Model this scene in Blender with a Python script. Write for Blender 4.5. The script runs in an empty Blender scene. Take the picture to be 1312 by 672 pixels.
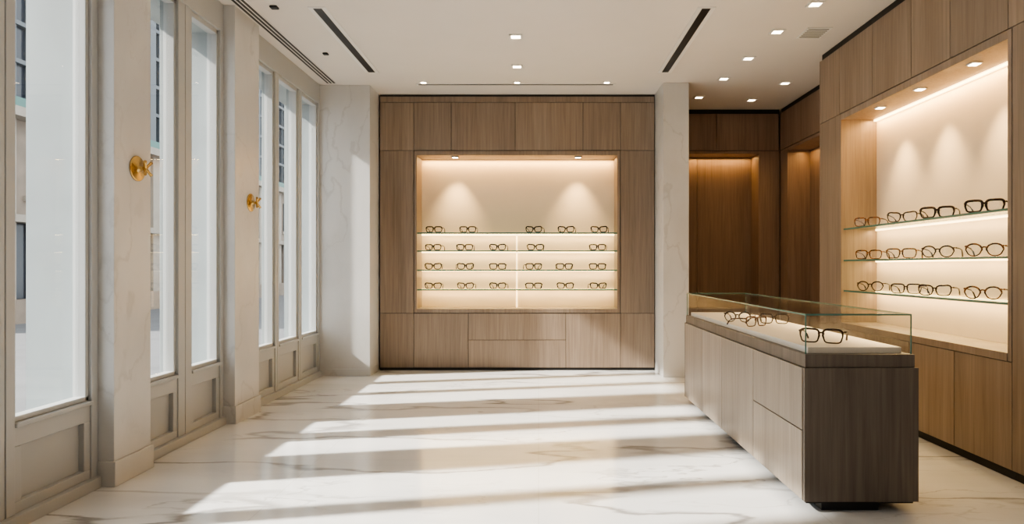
import bpy, bmesh, math, random
from mathutils import Vector, Matrix
random.seed(7)
C = bpy.context.scene.collection
H = 3.73

# ---------------------------------------------------------------- materials
def new_mat(name):
    m = bpy.data.materials.new(name); m.use_nodes = True
    nt = m.node_tree; b = nt.nodes.get("Principled BSDF")
    return m, nt, b
def simple(name, col, rough=0.5, metal=0.0, spec=0.5):
    m, nt, b = new_mat(name)
    b.inputs["Base Color"].default_value = (*col, 1)
    b.inputs["Roughness"].default_value = rough
    b.inputs["Metallic"].default_value = metal
    b.inputs["Specular IOR Level"].default_value = spec
    return m
def emis(name, col, s):
    m, nt, b = new_mat(name)
    b.inputs["Base Color"].default_value = (*col, 1)
    b.inputs["Emission Color"].default_value = (*col, 1)
    b.inputs["Emission Strength"].default_value = s
    return m
def N(nt, t, **kw):
    n = nt.nodes.new(t)
    for k, v in kw.items(): setattr(n, k, v)
    return n
def ramp(nt, stops):
    r = N(nt, "ShaderNodeValToRGB")
    e = r.color_ramp.elements
    e[0].position, e[0].color = stops[0][0], (*stops[0][1], 1)
    e[1].position, e[1].color = stops[1][0], (*stops[1][1], 1)
    for p, c in stops[2:]:
        x = e.new(p); x.color = (*c, 1)
    return r
def wood(name, dark, light, rough=0.5):
    m, nt, b = new_mat(name); L = nt.links.new
    tc = N(nt, "ShaderNodeTexCoord"); geo = N(nt, "ShaderNodeNewGeometry")
    mp = N(nt, "ShaderNodeMapping"); mp.inputs["Scale"].default_value = (38, 38, 1.3)
    L(tc.outputs["Object"], mp.inputs["Vector"])
    off = N(nt, "ShaderNodeVectorMath", operation='SCALE'); off.inputs[0].default_value = (31, 17, 9)
    L(geo.outputs["Random Per Island"], off.inputs["Scale"])
    ad = N(nt, "ShaderNodeVectorMath", operation='ADD')
    L(mp.outputs[0], ad.inputs[0]); L(off.outputs[0], ad.inputs[1])
    n1 = N(nt, "ShaderNodeTexNoise"); n1.inputs["Scale"].default_value = 1.0
    n1.inputs["Detail"].default_value = 5; n1.inputs["Roughness"].default_value = 0.6
    n1.inputs["Distortion"].default_value = 0.6
    L(ad.outputs[0], n1.inputs["Vector"])
    mp2 = N(nt, "ShaderNodeMapping"); mp2.inputs["Scale"].default_value = (5, 5, 0.35)
    L(tc.outputs["Object"], mp2.inputs["Vector"])
    ad2 = N(nt, "ShaderNodeVectorMath", operation='ADD')
    L(mp2.outputs[0], ad2.inputs[0]); L(off.outputs[0], ad2.inputs[1])
    n2 = N(nt, "ShaderNodeTexNoise"); n2.inputs["Scale"].default_value = 1.0; n2.inputs["Detail"].default_value = 2
    L(ad2.outputs[0], n2.inputs["Vector"])
    mx = N(nt, "ShaderNodeMath", operation='ADD')
    s1 = N(nt, "ShaderNodeMath", operation='MULTIPLY'); s1.inputs[1].default_value = 0.6
    s2 = N(nt, "ShaderNodeMath", operation='MULTIPLY'); s2.inputs[1].default_value = 0.4
    L(n1.outputs["Fac"], s1.inputs[0]); L(n2.outputs["Fac"], s2.inputs[0])
    L(s1.outputs[0], mx.inputs[0]); L(s2.outputs[0], mx.inputs[1])
    r = ramp(nt, [(0.33, dark), (0.66, light)])
    L(mx.outputs[0], r.inputs[0])
    hs = N(nt, "ShaderNodeHueSaturation")
    mr = N(nt, "ShaderNodeMapRange"); mr.inputs["To Min"].default_value = 0.92; mr.inputs["To Max"].default_value = 1.08
    L(geo.outputs["Random Per Island"], mr.inputs["Value"])
    L(mr.outputs[0], hs.inputs["Value"]); L(r.outputs[0], hs.inputs["Color"])
    L(hs.outputs[0], b.inputs["Base Color"])
    b.inputs["Roughness"].default_value = rough
    bp = N(nt, "ShaderNodeBump"); bp.inputs["Strength"].default_value = 0.08; bp.inputs["Distance"].default_value = 0.002
    L(n1.outputs["Fac"], bp.inputs["Height"]); L(bp.outputs[0], b.inputs["Normal"])
    return m
def marble(name, white, cloud, vein, scale, width, rough, amount=1.0, joints=False, seed=(0, 0, 0), stretch=(0.38, 1.25, 0.8), warp=0.32, rot=28):
    m, nt, b = new_mat(name); L = nt.links.new
    tc = N(nt, "ShaderNodeTexCoord")
    mp = N(nt, "ShaderNodeMapping")
    mp.inputs["Location"].default_value = seed
    mp.inputs["Rotation"].default_value = (0, 0, math.radians(rot))
    mp.inputs["Scale"].default_value = stretch
    L(tc.outputs["Object"], mp.inputs["Vector"])
    dn = N(nt, "ShaderNodeTexNoise"); dn.inputs["Scale"].default_value = 2.4 * scale; dn.inputs["Detail"].default_value = 7
    dn.inputs["Roughness"].default_value = 0.6
    L(mp.outputs[0], dn.inputs["Vector"])
    sc = N(nt, "ShaderNodeVectorMath", operation='SCALE'); sc.inputs["Scale"].default_value = warp
    L(dn.outputs["Color"], sc.inputs[0])
    ad = N(nt, "ShaderNodeVectorMath", operation='ADD')
    L(mp.outputs[0], ad.inputs[0]); L(sc.outputs[0], ad.inputs[1])
    def veins(s, w, det):
        n = N(nt, "ShaderNodeTexNoise"); n.inputs["Scale"].default_value = s; n.inputs["Detail"].default_value = det
        n.inputs["Roughness"].default_value = 0.5
        L(ad.outputs[0], n.inputs["Vector"])
        a = N(nt, "ShaderNodeMath", operation='SUBTRACT'); a.inputs[1].default_value = 0.5
        L(n.outputs["Fac"], a.inputs[0])
        c = N(nt, "ShaderNodeMath", operation='ABSOLUTE'); L(a.outputs[0], c.inputs[0])
        mr = N(nt, "ShaderNodeMapRange", interpolation_type='SMOOTHSTEP'); mr.inputs["From Min"].default_value = 0; mr.inputs["From Max"].default_value = w
        mr.inputs["To Min"].default_value = 1; mr.inputs["To Max"].default_value = 0
        L(c.outputs[0], mr.inputs["Value"])
        return mr
    v1 = veins(0.75 * scale, width, 3); v2 = veins(1.9 * scale, width * 0.7, 4)
    mk = N(nt, "ShaderNodeTexNoise"); mk.inputs["Scale"].default_value = 0.9 * scale; mk.inputs["Detail"].default_value = 2
    L(mp.outputs[0], mk.inputs["Vector"])
    mkr = N(nt, "ShaderNodeMapRange"); mkr.inputs["From Min"].default_value = 0.42; mkr.inputs["From Max"].default_value = 0.6
    L(mk.outputs["Fac"], mkr.inputs["Value"])
    mkr2 = N(nt, "ShaderNodeMapRange"); mkr2.inputs["From Min"].default_value = 0.66; mkr2.inputs["From Max"].default_value = 0.45
    mkr2.inputs["To Min"].default_value = 0.25
    L(mk.outputs["Fac"], mkr2.inputs["Value"])
    m1 = N(nt, "ShaderNodeMath", operation='MULTIPLY'); L(v1.outputs[0], m1.inputs[0]); L(mkr2.outputs[0], m1.inputs[1])
    m2 = N(nt, "ShaderNodeMath", operation='MULTIPLY'); L(v2.outputs[0], m2.inputs[0]); L(mkr.outputs[0], m2.inputs[1])
    m2b = N(nt, "ShaderNodeMath", operation='MULTIPLY'); L(m2.outputs[0], m2b.inputs[0]); m2b.inputs[1].default_value = 0.65
    mx = N(nt, "ShaderNodeMath", operation='MAXIMUM'); L(m1.outputs[0], mx.inputs[0]); L(m2b.outputs[0], mx.inputs[1])
    am = N(nt, "ShaderNodeMath", operation='MULTIPLY'); L(mx.outputs[0], am.inputs[0]); am.inputs[1].default_value = amount
    cl = N(nt, "ShaderNodeTexNoise"); cl.inputs["Scale"].default_value = 1.4 * scale; cl.inputs["Detail"].default_value = 5
    L(ad.outputs[0], cl.inputs["Vector"])
    cr = ramp(nt, [(0.38, cloud), (0.58, white)]); L(cl.outputs["Fac"], cr.inputs[0])
    mix = N(nt, "ShaderNodeMixRGB"); L(am.outputs[0], mix.inputs[0]); L(cr.outputs[0], mix.inputs[1]); mix.inputs[2].default_value = (*vein, 1)
    out = mix
    if joints:
        br = N(nt, "ShaderNodeTexBrick"); br.offset = 0.0
        br.inputs["Scale"].default_value = 1.0
        br.inputs["Brick Width"].default_value = 1.6; br.inputs["Row Height"].default_value = 1.6
        br.inputs["Mortar Size"].default_value = 0.003; br.inputs["Mortar Smooth"].default_value = 0
        L(tc.outputs["Object"], br.inputs["Vector"])
        mj = N(nt, "ShaderNodeMath", operation='MULTIPLY'); mj.inputs[1].default_value = 0.25
        L(br.outputs["Fac"], mj.inputs[0])
        mix2 = N(nt, "ShaderNodeMixRGB"); L(mj.outputs[0], mix2.inputs[0]); L(mix.outputs[0], mix2.inputs[1]); mix2.inputs[2].default_value = (0.35, 0.32, 0.3, 1)
        out = mix2
    L(out.outputs[0], b.inputs["Base Color"])
    b.inputs["Roughness"].default_value = rough
    return m
def thin_glass(name, tint, k=0.5):
    """thin sheet: transparent + mirror weighted by a symmetric Schlick term (two faces share the reflectance)"""
    m, nt, b = new_mat(name); L = nt.links.new
    nt.nodes.remove(b); out = nt.nodes["Material Output"]
    t = N(nt, "ShaderNodeBsdfTransparent"); t.inputs[0].default_value = (*tint, 1)
    g = N(nt, "ShaderNodeBsdfGlossy"); g.inputs["Roughness"].default_value = 0.0
    lw = N(nt, "ShaderNodeLayerWeight"); lw.inputs["Blend"].default_value = 0.5
    p = N(nt, "ShaderNodeMath", operation='POWER'); L(lw.outputs["Facing"], p.inputs[0]); p.inputs[1].default_value = 5
    a = N(nt, "ShaderNodeMath", operation='MULTIPLY_ADD'); L(p.outputs[0], a.inputs[0]); a.inputs[1].default_value = 0.96 * k; a.inputs[2].default_value = 0.06 * k
    mx = N(nt, "ShaderNodeMixShader"); L(a.outputs[0], mx.inputs[0]); L(t.outputs[0], mx.inputs[1]); L(g.outputs[0], mx.inputs[2])
    L(mx.outputs[0], out.inputs[0])
    return m
def paint(name, col, rough=0.5, var=0.04):
    m, nt, b = new_mat(name); L = nt.links.new
    tc = N(nt, "ShaderNodeTexCoord"); n = N(nt, "ShaderNodeTexNoise"); n.inputs["Scale"].default_value = 2.0; n.inputs["Detail"].default_value = 4
    L(tc.outputs["Object"], n.inputs["Vector"])
    r = ramp(nt, [(0.3, tuple(c * (1 - var) for c in col)), (0.7, tuple(min(1, c * (1 + var)) for c in col))])
    L(n.outputs["Fac"], r.inputs[0]); L(r.outputs[0], b.inputs["Base Color"]); b.inputs["Roughness"].default_value = rough
    return m

WOOD = wood("greige_oak", (0.195, 0.144, 0.104), (0.315, 0.242, 0.183))
WOODD = wood("counter_oak", (0.22, 0.182, 0.146), (0.35, 0.295, 0.243), 0.42)
WOODSH = wood("counter_oak_shaded", (0.080, 0.064, 0.052), (0.165, 0.136, 0.113), 0.45)  # counter oak darkened: shade on the camera-facing end put into the colour
WOODR = wood("alcove_walnut", (0.17, 0.110, 0.076), (0.27, 0.187, 0.135), 0.5)
CARC = simple("shadow_gap_black", (0.02, 0.018, 0.016), 0.7)
CREAM = paint("cream_backing", (0.80, 0.67, 0.50), 0.6)
FLOOR = marble("polished_marble", (0.78, 0.775, 0.765), (0.66, 0.655, 0.65), (0.25, 0.235, 0.225), 0.9, 0.0155, 0.12, 0.85, True, (3.1, 1.7, 0))
PMARB = marble("pilaster_marble", (0.64, 0.63, 0.615), (0.58, 0.57, 0.555), (0.40, 0.38, 0.36), 1.1, 0.009, 0.3, 0.35, False, (1.2, 5.3, 2.2), (1.0, 1.0, 0.6), 0.4)
CEIL = paint("ceiling_paint", (0.70, 0.655, 0.61), 0.8, 0.015)
WALLP = paint("wall_paint", (0.50, 0.45, 0.40), 0.8, 0.02)
STONE = paint("reveal_stone", (0.33, 0.36, 0.365), 0.7, 0.08)
FRAME = paint("window_frame_paint", (0.46, 0.465, 0.46), 0.4, 0.02)
WHITE = simple("white_metal", (0.75, 0.73, 0.70), 0.4)
BLACK = simple("black_metal", (0.01, 0.01, 0.01), 0.4)
BRASS = simple("polished_brass", (0.62, 0.42, 0.16), 0.25, 1.0)
GLASS = thin_glass("clear_glass", (0.985, 0.995, 0.99), 0.4)
SHELFG = thin_glass("shelf_glass", (0.90, 0.96, 0.93))
EDGE = simple("green_glass_edge", (0.08, 0.18, 0.155), 0.15)
LED = emis("warm_led", (1.0, 0.74, 0.38), 6)
SUPGLOW = emis("support_glow", (1.0, 0.78, 0.48), 2.0)  # weak emission standing in for light falling on the centre support
LEDW = emis("downlight_lens", (1.0, 0.82, 0.60), 14)
TRAY = paint("tray_fabric", (0.82, 0.76, 0.69), 0.8)

# ---------------------------------------------------------------- builder
class B:
    def __init__(s, name):
        s.name = name; s.bm = bmesh.new(); s.mats = []
    def mi(s, m):
        if m not in s.mats: s.mats.append(m)
        return s.mats.index(m)
    def box(s, x0, x1, y0, y1, z0, z1, m):
        if x0 > x1: x0, x1 = x1, x0
        if y0 > y1: y0, y1 = y1, y0
        if z0 > z1: z0, z1 = z1, z0
        v = [s.bm.verts.new(p) for p in [(x0,y0,z0),(x1,y0,z0),(x1,y1,z0),(x0,y1,z0),(x0,y0,z1),(x1,y0,z1),(x1,y1,z1),(x0,y1,z1)]]
        i = s.mi(m)
        for f in [(0,3,2,1),(4,5,6,7),(0,1,5,4),(1,2,6,5),(2,3,7,6),(3,0,4,7)]:
            fc = s.bm.faces.new([v[k] for k in f]); fc.material_index = i
    def tube(s, pts, r, m, closed=False, n=6, flat=1.0):
        pts = [Vector(p) for p in pts]; rings = []; i = s.mi(m); N_ = len(pts)
        for k, p in enumerate(pts):
            a = pts[(k - 1) % N_] if (closed or k > 0) else p
            b = pts[(k + 1) % N_] if (closed or k < N_ - 1) else p
            t = (b - a).normalized()
            up = Vector((0, 1, 0)) if abs(t.y) < 0.9 else Vector((1, 0, 0))
            u = t.cross(up).normalized(); w = t.cross(u).normalized()
            rr = r[k] if isinstance(r, (list, tuple)) else r
            rings.append([s.bm.verts.new(p + u * math.cos(2*math.pi*j/n) * rr + w * math.sin(2*math.pi*j/n) * rr * flat) for j in range(n)])
        for k in range(N_ if closed else N_ - 1):
            A, Bq = rings[k], rings[(k + 1) % N_]
            for j in range(n):
                f = s.bm.faces.new([A[j], A[(j+1) % n], Bq[(j+1) % n], Bq[j]]); f.material_index = i; f.smooth = True
        if not closed:
            for R in (rings[0], rings[-1]):
                f = s.bm.faces.new(R); f.material_index = i
    def lathe_x(s, cx, cy, cz, prof, m, n=28):
        """profile list of (x offset, radius) revolved about X axis"""
        i = s.mi(m); rings = []
        for dx, r in prof:
            rings.append([s.bm.verts.new((cx + dx, cy + r*math.cos(2*math.pi*j/n), cz + r*math.sin(2*math.pi*j/n))) for j in range(n)])
        for a, b in zip(rings, rings[1:]):
            for j in range(n):
                f = s.bm.faces.new([a[j], a[(j+1) % n], b[(j+1) % n], b[j]]); f.material_index = i; f.smooth = True
        f = s.bm.faces.new(rings[-1]); f.material_index = i
        f = s.bm.faces.new(rings[0]); f.material_index = i
    def mesh(s):
        me = bpy.data.meshes.new(s.name)
        bmesh.ops.recalc_face_normals(s.bm, faces=s.bm.faces)
        s.bm.to_mesh(me); s.bm.free()
        for m in s.mats: me.materials.append(m)
        return me
    def done(s, bevel=0):
        o = bpy.data.objects.new(s.name, s.mesh()); C.objects.link(o)
        if bevel:
            md = o.modifiers.new("bevel", 'BEVEL'); md.width = bevel; md.segments = 2; md.limit_method = 'ANGLE'
            md.harden_normals = False
        return o

def area(name, loc, sx, sy, power, col, parent, rot=(0, 0, 0), portal=False):
    l = bpy.data.lights.new(name, 'AREA'); l.shape = 'RECTANGLE'; l.size = sx; l.size_y = sy
    l.energy = power; l.color = col
    if portal: l.cycles.is_portal = True
    o = bpy.data.objects.new(name, l); C.objects.link(o); o.location = loc; o.rotation_euler = rot; o.parent = parent
    return o
def spot(name, loc, target, power, angle, col, parent, blend=0.6, rad=0.02):
    l = bpy.data.lights.new(name, 'SPOT'); l.energy = power; l.spot_size = math.radians(angle); l.spot_blend = blend
    l.color = col; l.shadow_soft_size = rad
    o = bpy.data.objects.new(name, l); C.objects.link(o); o.location = loc
    o.rotation_euler = (Vector(target) - Vector(loc)).to_track_quat('-Z', 'Y').to_euler(); o.parent = parent
    return o
WARM = (1.0, 0.60, 0.23); WARM2 = (1.0, 0.70, 0.36)

# ---------------------------------------------------------------- shell
XO = -3.26   # outer face of the street wall
b = B("floor"); b.box(XO, 4.0, -2.2, 10.3, -0.1, 0, FLOOR); b.done()
b = B("ceiling"); b.box(XO, 4.0, -2.2, 10.3, H, H + 0.15, CEIL); b.done()
b = B("wall_back"); b.box(XO, 4.0, 10.3, 10.4, -0.1, H + .15, WALLP); b.done()
b = B("wall_front"); b.box(XO, 4.0, -2.3, -2.2, -0.1, H + .15, WALLP); b.done()
b = B("wall_right"); b.box(4.0, 4.1, -2.3, 10.4, -0.1, H + .15, WALLP); b.done()

# left wall: piers, header, low sill wall
bays = [(-1.2, 0.35, 2, 0.12), (0.8, 2.3, 2, 0.12), (2.75, 4.22, 2, 0.13), (4.62, 5.90, 2, 0.20), (6.41, 8.50, 3, 0.10)]
b = B("wall_left")
ys = [-2.2]
for y0, y1, _, _ in bays: ys += [y0, y1]
ys.append(10.3)
for k in range(0, len(ys), 2):
    b.box(XO, -2.922, ys[k], ys[k+1], 0, H, STONE)
for y0, y1, _, _ in bays:
    b.box(XO, -2.922, y0, y1, 3.48, H, STONE)
    b.box(XO, -2.922, y0, y1, 0, 0.46, STONE)
b.done()
# interior marble pilasters
def pilaster(y0, y1, x1=-2.70):
    b = B("marble_pilaster")
    b.box(-2.92, x1, y0 + .001, y1 - .001, 0.16, H - .001, PMARB)
    b.box(-2.92, x1 + 0.015, y0 - 0.012, y1 + 0.012, 0, 0.16, PMARB)
    return b.done(0.004)
pilaster(-2.19, -1.2); pilaster(0.35, 0.8); pilaster(2.3, 2.75); pilaster(4.22, 4.62); pilaster(5.90, 6.41)
b = B("marble_pilaster"); b.box(-2.92, -2.160, 8.50, 9.6, 0.0, H - .001, PMARB); b.box(-2.92, -2.152, 8.488, 8.94, 0, 0.09, PMARB); b.done(0.004)
b = B("marble_column"); b.box(1.575, 1.90, 8.38, 9.95, 0, H - .001, PMARB); b.done(0.004)

# windows
for wi, (y0, y1, n, fin) in enumerate(bays):
    b = B("window_%d" % (wi + 1))
    y0 += .002; y1 -= .002
    e = 0.06
    xf = -2.80
    b.box(-2.92, xf, y0, y0 + e, 0, H - .001, FRAME); b.box(-2.92, xf, y1 - e, y1, 0, H - .001, FRAME)
    b.box(-2.915, xf + .004, y0 + e, y1 - e, 3.48, H - .001, FRAME)
    b.box(-2.91, xf + .03, y0, y1, 0, 0.07, FRAME)
    inner = y1 - y0 - 2*e; pw = (inner - (n - 1) * fin) / n
    y = y0 + e
    for k in range(n):
        a, c = y, y + pw
        b.box(-2.91, xf - .045, a, c, 0.07, 0.47, FRAME)
        b.box(-2.90, xf - .01, a, c, 0.07, 0.13, FRAME)
        b.box(-2.90, xf - .01, a, c, 0.43, 0.54, FRAME)
        b.box(-2.90, xf - .01, a, a + .055, 0.13, 0.43, FRAME); b.box(-2.90, xf - .01, c - .055, c, 0.13, 0.43, FRAME)
        b.box(-2.93, xf + .012, a, c, 0.535, 0.56, FRAME)
        s = 0.028
        b.box(-2.89, xf - .02, a, a + s, 0.56, 3.48, FRAME); b.box(-2.89, xf - .02, c - s, c, 0.56, 3.48, FRAME)
        b.box(-2.89, xf - .02, a, c, 3.44, 3.48, FRAME); b.box(-2.89, xf - .02, a, c, 0.56, 0.59, FRAME)
        b.box(-2.870, -2.862, a + s, c - s, 0.59, 3.44, GLASS)
        if k < n - 1:
            b.box(-2.95, -2.90, c + .005, c + fin - .005, 0.46, 3.48, STONE)
            b.box(-2.92, xf, c, c + fin/2 - .004, 0.07, 3.48, FRAME)
            b.box(-2.92, xf, c + fin/2 + .004, c + fin, 0.07, 3.48, FRAME)
            b.box(-2.92, xf - .02, c + fin/2 - .004, c + fin/2 + .004, 0.07, 3.48, CARC)
        y = c + fin
    o = b.done(0.004)
    area("daylight_portal", (XO - .05, (y0+y1)/2, 2.0), 3.0, y1 - y0, 1, (1, 1, 1), o, (0, -math.pi/2, 0), True)

# brass handles on pilasters
def handle(y, z, x=-2.699):
    b = B("brass_door_knob")
    b.lathe_x(x, y, z, [(0, .085), (.006, .085), (.010, .078), (.010, .03), (.016, .020), (.04, .013), (.055, .013), (.06, .016)], BRASS)
    for a in (40, -40):
        dy, dz = math.sin(math.radians(a)), math.cos(math.radians(a))
        pts = [(x + .056 + .02*abs(t), y + dy*t*.058, z + dz*t*.058) for t in (-1, -.6, -.2, .2, .6, 1)]
        b.tube(pts, [.011, .009, .010, .010, .009, .011], BRASS, n=10)
    return b.done()
handle(4.46, 2.06); handle(6.22, 2.0)

# ---------------------------------------------------------------- back display cabinet
YB = 8.95
def px(x): return (x - 690) / 95.0
b = B("display_cabinet")
X0, X1 = -2.145, 1.57
NX0, NX1, NZ0, NZ1 = -1.642, 1.063, 0.83, 2.905
HT = H - .001
b.box(X0, NX0 - .035, YB + .02, 9.45, 0.0, HT, CARC); b.box(NX1 + .035, X1, YB + .02, 9.45, 0.0, HT, CARC)
b.box(NX0 - .035, NX1 + .035, YB + .02, 9.45, NZ1 + .035, HT, CARC); b.box(NX0 - .035, NX1 + .035, YB + .02, 9.45, 0, NZ0 - .035, CARC)
g = 0.003
def fpanel(xa, xb, za, zb, m=WOOD): b.box(xa + g, xb - g, YB, YB + .022, za + g, zb - g, m)
L0, L1 = X0 + .004, X1 - .004
cols = [L0, px(530), px(578), px(660), px(747), px(795), L1]
for a, c in zip(cols, cols[1:]): fpanel(a, c, 2.97, 3.62)
fpanel(L0, L1, 3.62, 3.70)
fpanel(L0, px(530), 0.77, 2.97); fpanel(px(795), L1, 0.77, 2.97)
low = [L0, px(530), px(600), px(725), px(795), L1]
for k, (a, c) in enumerate(zip(low, low[1:])):
    if k == 2:
        fpanel(a, c, 0.41, 0.77); fpanel(a, c, 0.035, 0.41)
    else: fpanel(a, c, 0.035, 0.77)
LT, LB = 2.964, 0.776
b.box(NX0 - .036, NX0, YB - .004, 9.36, LB, LT, WOOD); b.box(NX1, NX1 + .036, YB - .004, 9.36, LB, LT, WOOD)
b.box(NX0, NX1, YB - .004, 9.36, NZ1, LT, WOOD); b.box(NX0, NX1, YB - .004, 9.36, LB, NZ0, WOOD)
b.box(NX0, NX1, 9.33, 9.36, NZ0, NZ1, CREAM)
shz = [1.863, 1.62, 1.36, 1.095]
for z in shz:
    b.box(NX0, NX1, YB + .03, 9.31, z - .012, z, SHELFG)
    b.box(NX0, NX1, YB + .022, YB + .030, z - .018, z + .001, EDGE)
    b.box(NX0, NX1, 9.318, 9.33, z - .024, z - .008, LED)
xm = px(661)
b.box(xm - .010, xm + .010, 9.315, 9.33, NZ0, shz[0], SUPGLOW)  # centre shelf support, no lamp: its lit look is a painted glow
for x in (-1.14, .54):
    b.box(x - .05, x + .05, 9.02, 9.12, NZ1 - .012, NZ1, BLACK); b.box(x - .035, x + .035, 9.035, 9.105, NZ1 - .016, NZ1 - .011, LEDW)
cab = b.done(0.002)
area("led_strip", ((NX0+NX1)/2, 9.27, NZ1 - .006), NX1 - NX0 - .05, .03, 18, WARM, cab)
for z in shz:
    area("led_strip", ((NX0+NX1)/2, 9.26, z - .02), NX1 - NX0 - .05, .02, 8, WARM2, cab)
for x in (-1.14, .54):
    spot("niche_spot", (x, 9.08, NZ1 - .03), (x, 9.26, 1.9), 95, 66, WARM2, cab, 1.0, .03)

# ---------------------------------------------------------------- right display cabinet
XR = 3.10
b = B("eyewear_shelf_cabinet")
YE = 7.30; N0, N1 = 4.38, 6.79; NBX = 3.46
XB = 3.99
b.box(XR + .02, XB, N1 + .035, YE, 0, HT, CARC); b.box(XR + .02, XB, -2.19, N0 - .035, 0, HT, CARC)
b.box(XR + .02, XB, N0 - .035, N1 + .035, NZ1 + .035, HT, CARC); b.box(XR + .02, XB, N0 - .035, N1 + .035, 0, NZ0 - .035, CARC)
def rpanel(ya, yb, za, zb, m=WOOD): b.box(XR, XR + .022, ya + g, yb - g, za + g, zb - g, m)
yc = [YE, 6.84, 6.16, 5.52, 5.0, 4.38, 3.75, 3.1, 2.45, 1.8, 1.15, .5, -.15, -.8, -1.45, -2.1]
for a, c in zip(yc[1:], yc): rpanel(a, c, 2.97, 3.66)
b.box(XR, XB, YE, YE + .02, 0.06, 3.66, WOOD)
rpanel(N1 + .036, YE, .06, 2.97)
for a, c in zip(yc[6:], yc[5:]): rpanel(a, c if c != 4.38 else N0 - .036, .06, 2.97)
lc = [N1 + .036, 6.3, 5.55, 4.95, N0 - .036]
for c, a in zip(lc, lc[1:]): rpanel(a, c, .06, LB - .003)
b.box(XR - .004, 3.49, N1, N1 + .036, LB, LT, WOOD); b.box(XR - .004, 3.49, N0 - .036, N0, LB, LT, WOOD)
b.box(XR - .004, 3.49, N0, N1, NZ1, LT, WOOD); b.box(XR - .01, 3.49, N0, N1, LB, NZ0, WOOD)
b.box(NBX, 3.49, N0, N1, NZ0, NZ1, CREAM)
rsh = [1.79, 1.47, 1.16]
for z in rsh:
    b.box(XR + .03, 3.44, N0, N1, z - .012, z, SHELFG)
    b.box(XR + .022, XR + .030, N0, N1, z - .016, z + .001, EDGE)
    b.box(3.448, NBX, N0, N1, z - .024, z - .008, LED)
for y in (6.25, 5.6, 4.9):
    b.box(3.18, 3.26, y - .04, y + .04, NZ1 - .010, NZ1, WHITE); b.box(3.19, 3.25, y - .03, y + .03, NZ1 - .014, NZ1 - .009, LEDW)
b.box(3.43, NBX, N0, N1, NZ1 - .02, NZ1, LED)
rc = b.done(0.002)
ym = (N0 + N1) / 2
area("led_strip", (3.40, ym, NZ1 - .01), .03, N1 - N0 - .05, 19, WARM, rc)
for z in rsh:
    area("led_strip", (3.40, ym, z - .02), .02, N1 - N0 - .05, 8, WARM2, rc)
for y in (6.25, 5.6, 4.9):
    spot("niche_spot", (3.22, y, NZ1 - .03), (3.40, y, 1.9), 80, 64, WARM2, rc, 1.0, .03)

# ---------------------------------------------------------------- alcove panelling
b = B("wall_panelling_back")
YA = 9.8
DX1 = (972 - 690) / 86.7
b.box(1.91, 3.56, YA + .02, YA + .10, 3.10, HT, CARC)
for a, c in ((1.91, 2.63), (2.63, 3.55)): b.box(a + g, c - g, YA, YA + .03, 3.12, 3.66, WOODR)
b.box(DX1, 3.56, YA, YA + .35, 0, 3.11, WOODR)
b.box(1.91, DX1, YA, YA + .35, 3.07, 3.11, WOODR)
for a, c in ((1.91, 2.42), (2.42, DX1)): b.box(a + g, c - g, YA + .33, YA + .36, 0, 3.07, WOODR)
b.box(1.91, DX1, YA + .36, YA + .38, 0, 3.07, CARC)
ob = b.done(0.002)
area("led_strip", ((1.9 + DX1)/2, YA + .25, 3.05), DX1 - 1.95, .03, 7, WARM, ob)
b = B("wall_panelling_right")
XA = 3.565
b.box(XA + .02, XB, 7.33, 9.79, 3.10, HT, CARC)
for a, c in ((7.33, 8.2), (8.2, 9.0), (9.0, 9.79)): b.box(XA, XA + .03, a + g, c - g, 3.12, 3.66, WOODR)
b.box(XA, XA + .35, 9.5, 9.79, 0, 3.11, WOODR); b.box(XA, XA + .35, 7.33, 8.0, 0, 3.11, WOODR)
b.box(XA, XA + .35, 8.0, 9.5, 3.07, 3.11, WOODR)
b.box(XA + .32, XA + .36, 8.0, 9.5, 0, 3.07, WOODR)
ob = b.done(0.002)
area("led_strip", (XA + .2, 8.75, 3.05), .03, 1.4, 6, WARM, ob)

# ---------------------------------------------------------------- counter
b = B("display_counter")
cx0, cx1, cy0, cy1, ct = 1.504, 2.155, 3.76, 6.83, 0.90
b.box(cx0 + .12, cx1 - .2, cy0 + .05, cy1 - .1, 0.0, .05, BLACK)
b.box(cx0 + .02, cx1 - .02, cy0 + .02, cy1 - .02, 0.05, ct - .02, CARC)
zb, zt = .065, ct - .075
b.box(cx0 + .004, cx1, cy0, cy0 + .025, zb, zt, WOODSH); b.box(cx0, cx1, cy1 - .025, cy1, zb, zt, WOODSH)
yy = [cy0 + .028, 4.65, 5.45, 6.1, cy1 - .028]
def lpanel(a, c, z0, z1, x=cx0): b.box(x, x + .024, a + g, c - g, z0 + g, z1 - g, WOODD)
lpanel(yy[0], yy[1], zb, .465); lpanel(yy[0], yy[1], .465, zt)
for a, c in zip(yy[1:], yy[2:]): lpanel(a, c, zb, zt)
for a, c in zip(yy, yy[1:]): lpanel(a, c, zb, zt, cx1 - .024)
b.box(cx0 + .012, cx1 - .015, cy0 + .012, cy1 - .012, zt, ct, WOODSH)
b.box(cx0 + .05, cx1 - .06, cy0 + .07, cy1 - .07, ct, ct + .035, TRAY)
gx0, gx1, gy0, gy1, gt = cx0 + .02, cx1 - .03, cy0 + .025, cy1 - .025, 1.13
t = .008
b.box(gx0, gx1, gy0, gy0 + t, ct, gt - t, GLASS); b.box(gx0, gx1, gy1 - t, gy1, ct, gt - t, GLASS)
b.box(gx0, gx0 + t, gy0 + t, gy1 - t, ct, gt - t, GLASS); b.box(gx1 - t, gx1, gy0 + t, gy1 - t, ct, gt - t, GLASS)
b.box(gx0, gx1, gy0, gy1, gt - t, gt, GLASS)
e = .0035
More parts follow.
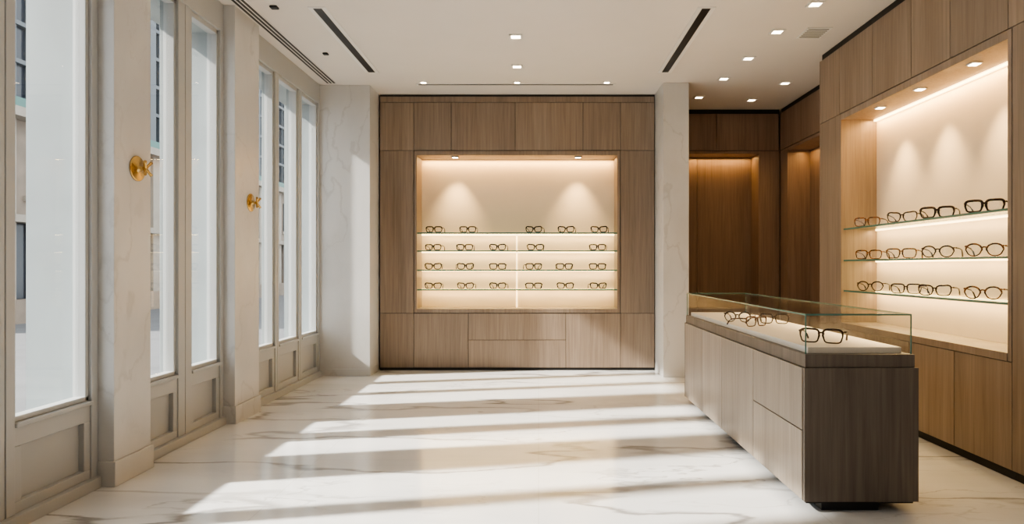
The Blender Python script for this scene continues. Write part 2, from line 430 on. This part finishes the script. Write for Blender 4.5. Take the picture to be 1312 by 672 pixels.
for x in (gx0, gx1):
    b.box(x - e, x + e, gy0, gy1, gt - t - .001, gt + .001, EDGE)
    for y in (gy0, gy1): b.box(x - e, x + e, y - e, y + e, ct, gt, EDGE)
for y in (gy0, gy1): b.box(gx0, gx1, y - e, y + e, gt - t - .001, gt + .001, EDGE)
counter = b.done(0.002)
area("case_led", (gx1 - .03, (gy0+gy1)/2, gt - .012), .012, gy1 - gy0 - .1, 8, WARM2, counter)

# ---------------------------------------------------------------- ceiling fixtures
def slot(name, x0, x1, y0, y1, lines=1, along='y', fr=.2):
    b = B(name)
    b.box(x0, x1, y0, y1, H - .006, H - .0005, WHITE)
    w = (x1 - x0) if along == 'y' else (y1 - y0)
    for k in range(lines):
        c0 = (k + .5) / lines * w; hw = w / lines * fr
        if along == 'y': b.box(x0 + c0 - hw, x0 + c0 + hw, y0 + .03, y1 - .03, H - .009, H - .005, BLACK)
        else: b.box(x0 + .03, x1 - .03, y0 + c0 - hw, y0 + c0 + hw, H - .009, H - .005, BLACK)
    return b.done()
slot("linear_air_diffuser", -2.07, -1.91, 5.94, 7.95, 1, 'y', .24)
slot("linear_air_diffuser", 1.43, 1.59, 5.94, 7.95, 1, 'y', .24)
slot("linear_air_diffuser", -1.56, .98, 8.43, 8.50, 1, 'x')
slot("linear_air_grille", -2.685, -2.56, 0.0, 8.42, 3, 'y', .28)
b = B("ceiling_air_vent"); b.box(2.62, 2.86, 6.45, 6.75, H - .008, H - .0005, WHITE)
for k in range(6): b.box(2.64, 2.84, 6.48 + k*.045, 6.49 + k*.045, H - .011, H - .007, BLACK)
b.done()
def downlight(x, y, p=22):
    b = B("recessed_downlight")
    r = .065; T = H - .0005
    b.box(x - r, x + r, y - r, y - r*.72, H - .012, T, WHITE); b.box(x - r, x + r, y + r*.72, y + r, H - .012, T, WHITE)
    b.box(x - r, x - r*.72, y - r*.72, y + r*.72, H - .012, T, WHITE); b.box(x + r*.72, x + r, y - r*.72, y + r*.72, H - .012, T, WHITE)
    b.box(x - r*.72, x + r*.72, y - r*.72, y + r*.72, H - .005, T, LEDW)
    o = b.done()
    if p: spot("downlight_beam", (x, y, H - .03), (x, y, 0), p, 85, WARM2, o, 0.8, .04)
for x, y, p in [(-.23, 6.7, 25), (-.25, 7.7, 25), (2.36, 6.56, 25), (2.34, 7.4, 20), (2.29, 8.2, 20), (2.2, 9.1, 25), (2.97, 9.25, 20),
             (3.12, 8.4, 20), (2.45, 5.87, 30), (1.85, 4.4, 30), (-.23, 4.2, 20), (-.23, 2.0, 20), (2.0, 2.4, 20)]:
    downlight(x, y, p)
for x in (-1.45, -.27, .86): 
    b = B("recessed_downlight"); b.box(x - .045, x + .045, 8.32, 8.40, H - .01, H - .0005, WHITE); b.box(x - .03, x + .03, 8.335, 8.385, H - .014, H - .009, LEDW); b.done()
b = B("ceiling_sensor"); b.box(-2.40, -2.33, 5.9, 5.97, H - .02, H - .0005, BLACK); b.done(0.01)
b = B("ceiling_sensor"); b.box(-2.35, -2.29, 7.2, 7.26, H - .02, H - .0005, BLACK); b.done(0.01)

# ---------------------------------------------------------------- eyeglasses
def tortoise(name, a, c):
    m, nt, bs = new_mat(name); L = nt.links.new
    tc = N(nt, "ShaderNodeTexCoord"); n = N(nt, "ShaderNodeTexNoise"); n.inputs["Scale"].default_value = 60; n.inputs["Detail"].default_value = 2
    L(tc.outputs["Object"], n.inputs["Vector"]); r = ramp(nt, [(0.45, a), (0.6, c)]); L(n.outputs["Fac"], r.inputs[0])
    L(r.outputs[0], bs.inputs["Base Color"]); bs.inputs["Roughness"].default_value = 0.25; bs.inputs["Specular IOR Level"].default_value = 0.3
    return m
ACE = [tortoise("black_acetate", (.006, .005, .004), (.010, .008, .007)),
       tortoise("dark_tortoise", (.010, .005, .003), (.035, .014, .006)),
       tortoise("amber_tortoise", (.02, .008, .004), (.15, .055, .016))]
LENS = thin_glass("lens", (0.94, 0.94, 0.94))
def glasses_mesh(kind, mat, q=1.0):
    b = B("eyeglasses"); n = 24
    hw, hh, cx = (.031, .023, .037)
    pw = {'square': 4.0, 'round': 2.1, 'cat': 3.0}[kind]
    if kind == 'round': hw, hh = .029, .025
    zc = hh + .004
    for sx in (-1, 1):
        pts = []
        for k in range(n):
            a = 2 * math.pi * k / n
            ca, sa = math.cos(a), math.sin(a)
            x = math.copysign(abs(ca) ** (2/pw), ca) * hw; z = math.copysign(abs(sa) ** (2/pw), sa) * hh
            if z < 0: x *= 0.9
            if kind == 'cat' and z > 0: z += max(0, x) * .18
            pts.append((sx * (cx + x), -.004 + .10 * (abs(cx + x)) ** 2 * 8, zc + z))
        rad = [.0036 * q if pts[k][2] > zc else .0025 * q for k in range(n)]
        b.tube(pts, rad, mat, closed=True, n=6)
        i = b.mi(LENS); f = b.bm.faces.new([b.bm.verts.new((sx*(cx + (p[0]*sx - cx)*.97), p[1], p[2])) for p in pts]); f.material_index = i
        xo = cx + hw + .002; yo = .008; zt = zc + hh * .62
        T = [(sx*(xo - .004), yo - .006, zt), (sx*(xo + .003), yo + .004, zt), (sx*(xo + .004), .05, zt - .002), (sx*(xo + .001), .092, zt - .008),
             (sx*(xo - .003), .112, zt - .020), (sx*(xo - .006), .126, .0045)]
        b.tube(T, [.0040, .0036, .0030, .0028, .0032, .0036], mat, n=6)
    zb_ = zc + hh * .35
    b.tube([(-.0095, .0, zb_ - .002), (-.004, -.003, zb_ + .003), (.004, -.003, zb_ + .003), (.0095, .0, zb_ - .002)], .0032 * q, mat, n=6)
    return b.mesh()
GM = [glasses_mesh(k, m) for k in ('square', 'round', 'cat') for m in ACE]
GM += [glasses_mesh(k, m, 1.45) for k in ('square', 'round', 'cat') for m in ACE[:2]]   # chunky frames 9..14
def glasses(x, y, z, rot, s, idx=None):
    me = GM[idx if idx is not None else random.randrange(len(GM))]
    o = bpy.data.objects.new("eyeglasses", me); C.objects.link(o)
    o.location = (x, y, z + .001); o.rotation_euler = (0, 0, math.radians(rot)); o.scale = (s, s, s)
rows = [(557, 600, 684, 725, 767), (556, 596, 638, 686, 765), (556, 597, 638, 684, 723, 765), (556, 597, 638, 684, 724, 766)]
for z, r in zip(shz, rows):
    for x in r:
        glasses((x - 690) / 93.5, 9.03, z, random.uniform(-14, 14), 1.6, random.choice([9, 9, 10, 11, 13, 14]))
rr = [(1113, 1158, 1203, 1264), (1115, 1157, 1204, 1264), (1117, 1163, 1200, 1262)]
for z, r in zip(rsh, rr):
    for x in r:
        y = 850 * 3.22 / (x - 690)
        glasses(3.205, y, z, -46 + random.uniform(-4, 4), 1.75, random.choice([0, 1, 1, 2, 4, 5, 7, 10]))
glasses(1.70, 3.99, ct + .036, -32, 1.75, 1)
glasses(1.65, 5.50, ct + .036, -30, 1.6, 4); glasses(1.68, 5.12, ct + .036, 30, 1.6, 2); glasses(1.90, 5.35, ct + .036, -20, 1.6, 1)

# ---------------------------------------------------------------- outside
PAVE = paint("street_asphalt", (0.13, 0.13, 0.135), 0.8, 0.1)
b = B("street_ground"); b.box(-60, XO - .01, -40, 70, -.3, -.15, PAVE); b.done()
BST = paint("facade_stone", (0.24, 0.19, 0.15), 0.8, 0.12); BGL = simple("facade_window", (0.03, 0.035, 0.045), 0.15)
BST2 = paint("facade_plaster", (0.32, 0.28, 0.235), 0.8, 0.1); BGR = simple("facade_metal", (0.08, 0.17, 0.15), 0.5)
BMET = simple("facade_mullion", (0.10, 0.11, 0.12), 0.5)
b = B("building_facade")
XF = -14.4
b.box(-22, XF, 15, 46, -.15, 22, BGL)
for k in range(14):
    y = 15 + k * 2.3
    b.box(XF, XF + .35, y, y + .55, -.15, 5.4, BST2)
    b.box(XF, XF + .22, y + .55, y + 2.3, 2.7, 5.4, BST)
    b.box(XF, XF + .30, y + .95, y + 1.95, 3.2, 3.35, BST2); b.box(XF, XF + .28, y + 1.1, y + 1.8, 3.35, 4.9, BGL)
    b.box(XF, XF + .12, y + 1.4, y + 1.46, -.15, 2.7, BST)
    b.box(XF, XF + .25, y, y + .35, 5.9, 21.5, BMET)
    for j in range(1, 4): b.box(XF, XF + .10, y + .35 + j*.49 - .03, y + .35 + j*.49 + .03, 5.9, 21.5, BMET)
for j in range(14): b.box(XF, XF + .14, 15, 46, 7.0 + j*1.05, 7.12 + j*1.05, BMET)
b.box(XF, XF + .7, 15, 46, 5.4, 5.65, BST2); b.box(XF, XF + .5, 15, 46, 5.65, 5.95, BGR)
b.box(XF, XF + .55, 15, 46, 2.6, 2.8, BST2); b.box(XF, XF + .4, 15, 46, -.15, .5, BST)
b.box(XF, XF + .8, 15, 46, 21.6, 22.3, BST2)
b.done()

# ---------------------------------------------------------------- light
w = bpy.data.worlds.new("sky"); bpy.context.scene.world = w; w.use_nodes = True
bg = w.node_tree.nodes["Background"]; bg.inputs[0].default_value = (0.90, 0.955, 1.0, 1); bg.inputs[1].default_value = 3.0
s = bpy.data.lights.new("sun", 'SUN'); s.energy = 16; s.angle = math.radians(2.2); s.color = (1.0, 0.94, 0.86)
so = bpy.data.objects.new("sun", s); C.objects.link(so)
so.rotation_euler = Vector((1, 0.2, -0.72)).to_track_quat('-Z', 'Y').to_euler(); so.location = (-10, -2, 9)

# ---------------------------------------------------------------- camera
cd = bpy.data.cameras.new("camera"); cam = bpy.data.objects.new("camera", cd); C.objects.link(cam)
cam.location = (0, 0, 1.4); cam.rotation_euler = (math.pi/2, 0, 0)
cd.sensor_width = 36; cd.lens = 850 / 1312 * 36; cd.shift_x = -34/1312; cd.shift_y = 6/1312
bpy.context.scene.camera = cam
vs = bpy.context.scene.view_settings
vs.view_transform = 'AgX'; vs.look = 'AgX - Medium High Contrast'; vs.exposure = 0.0
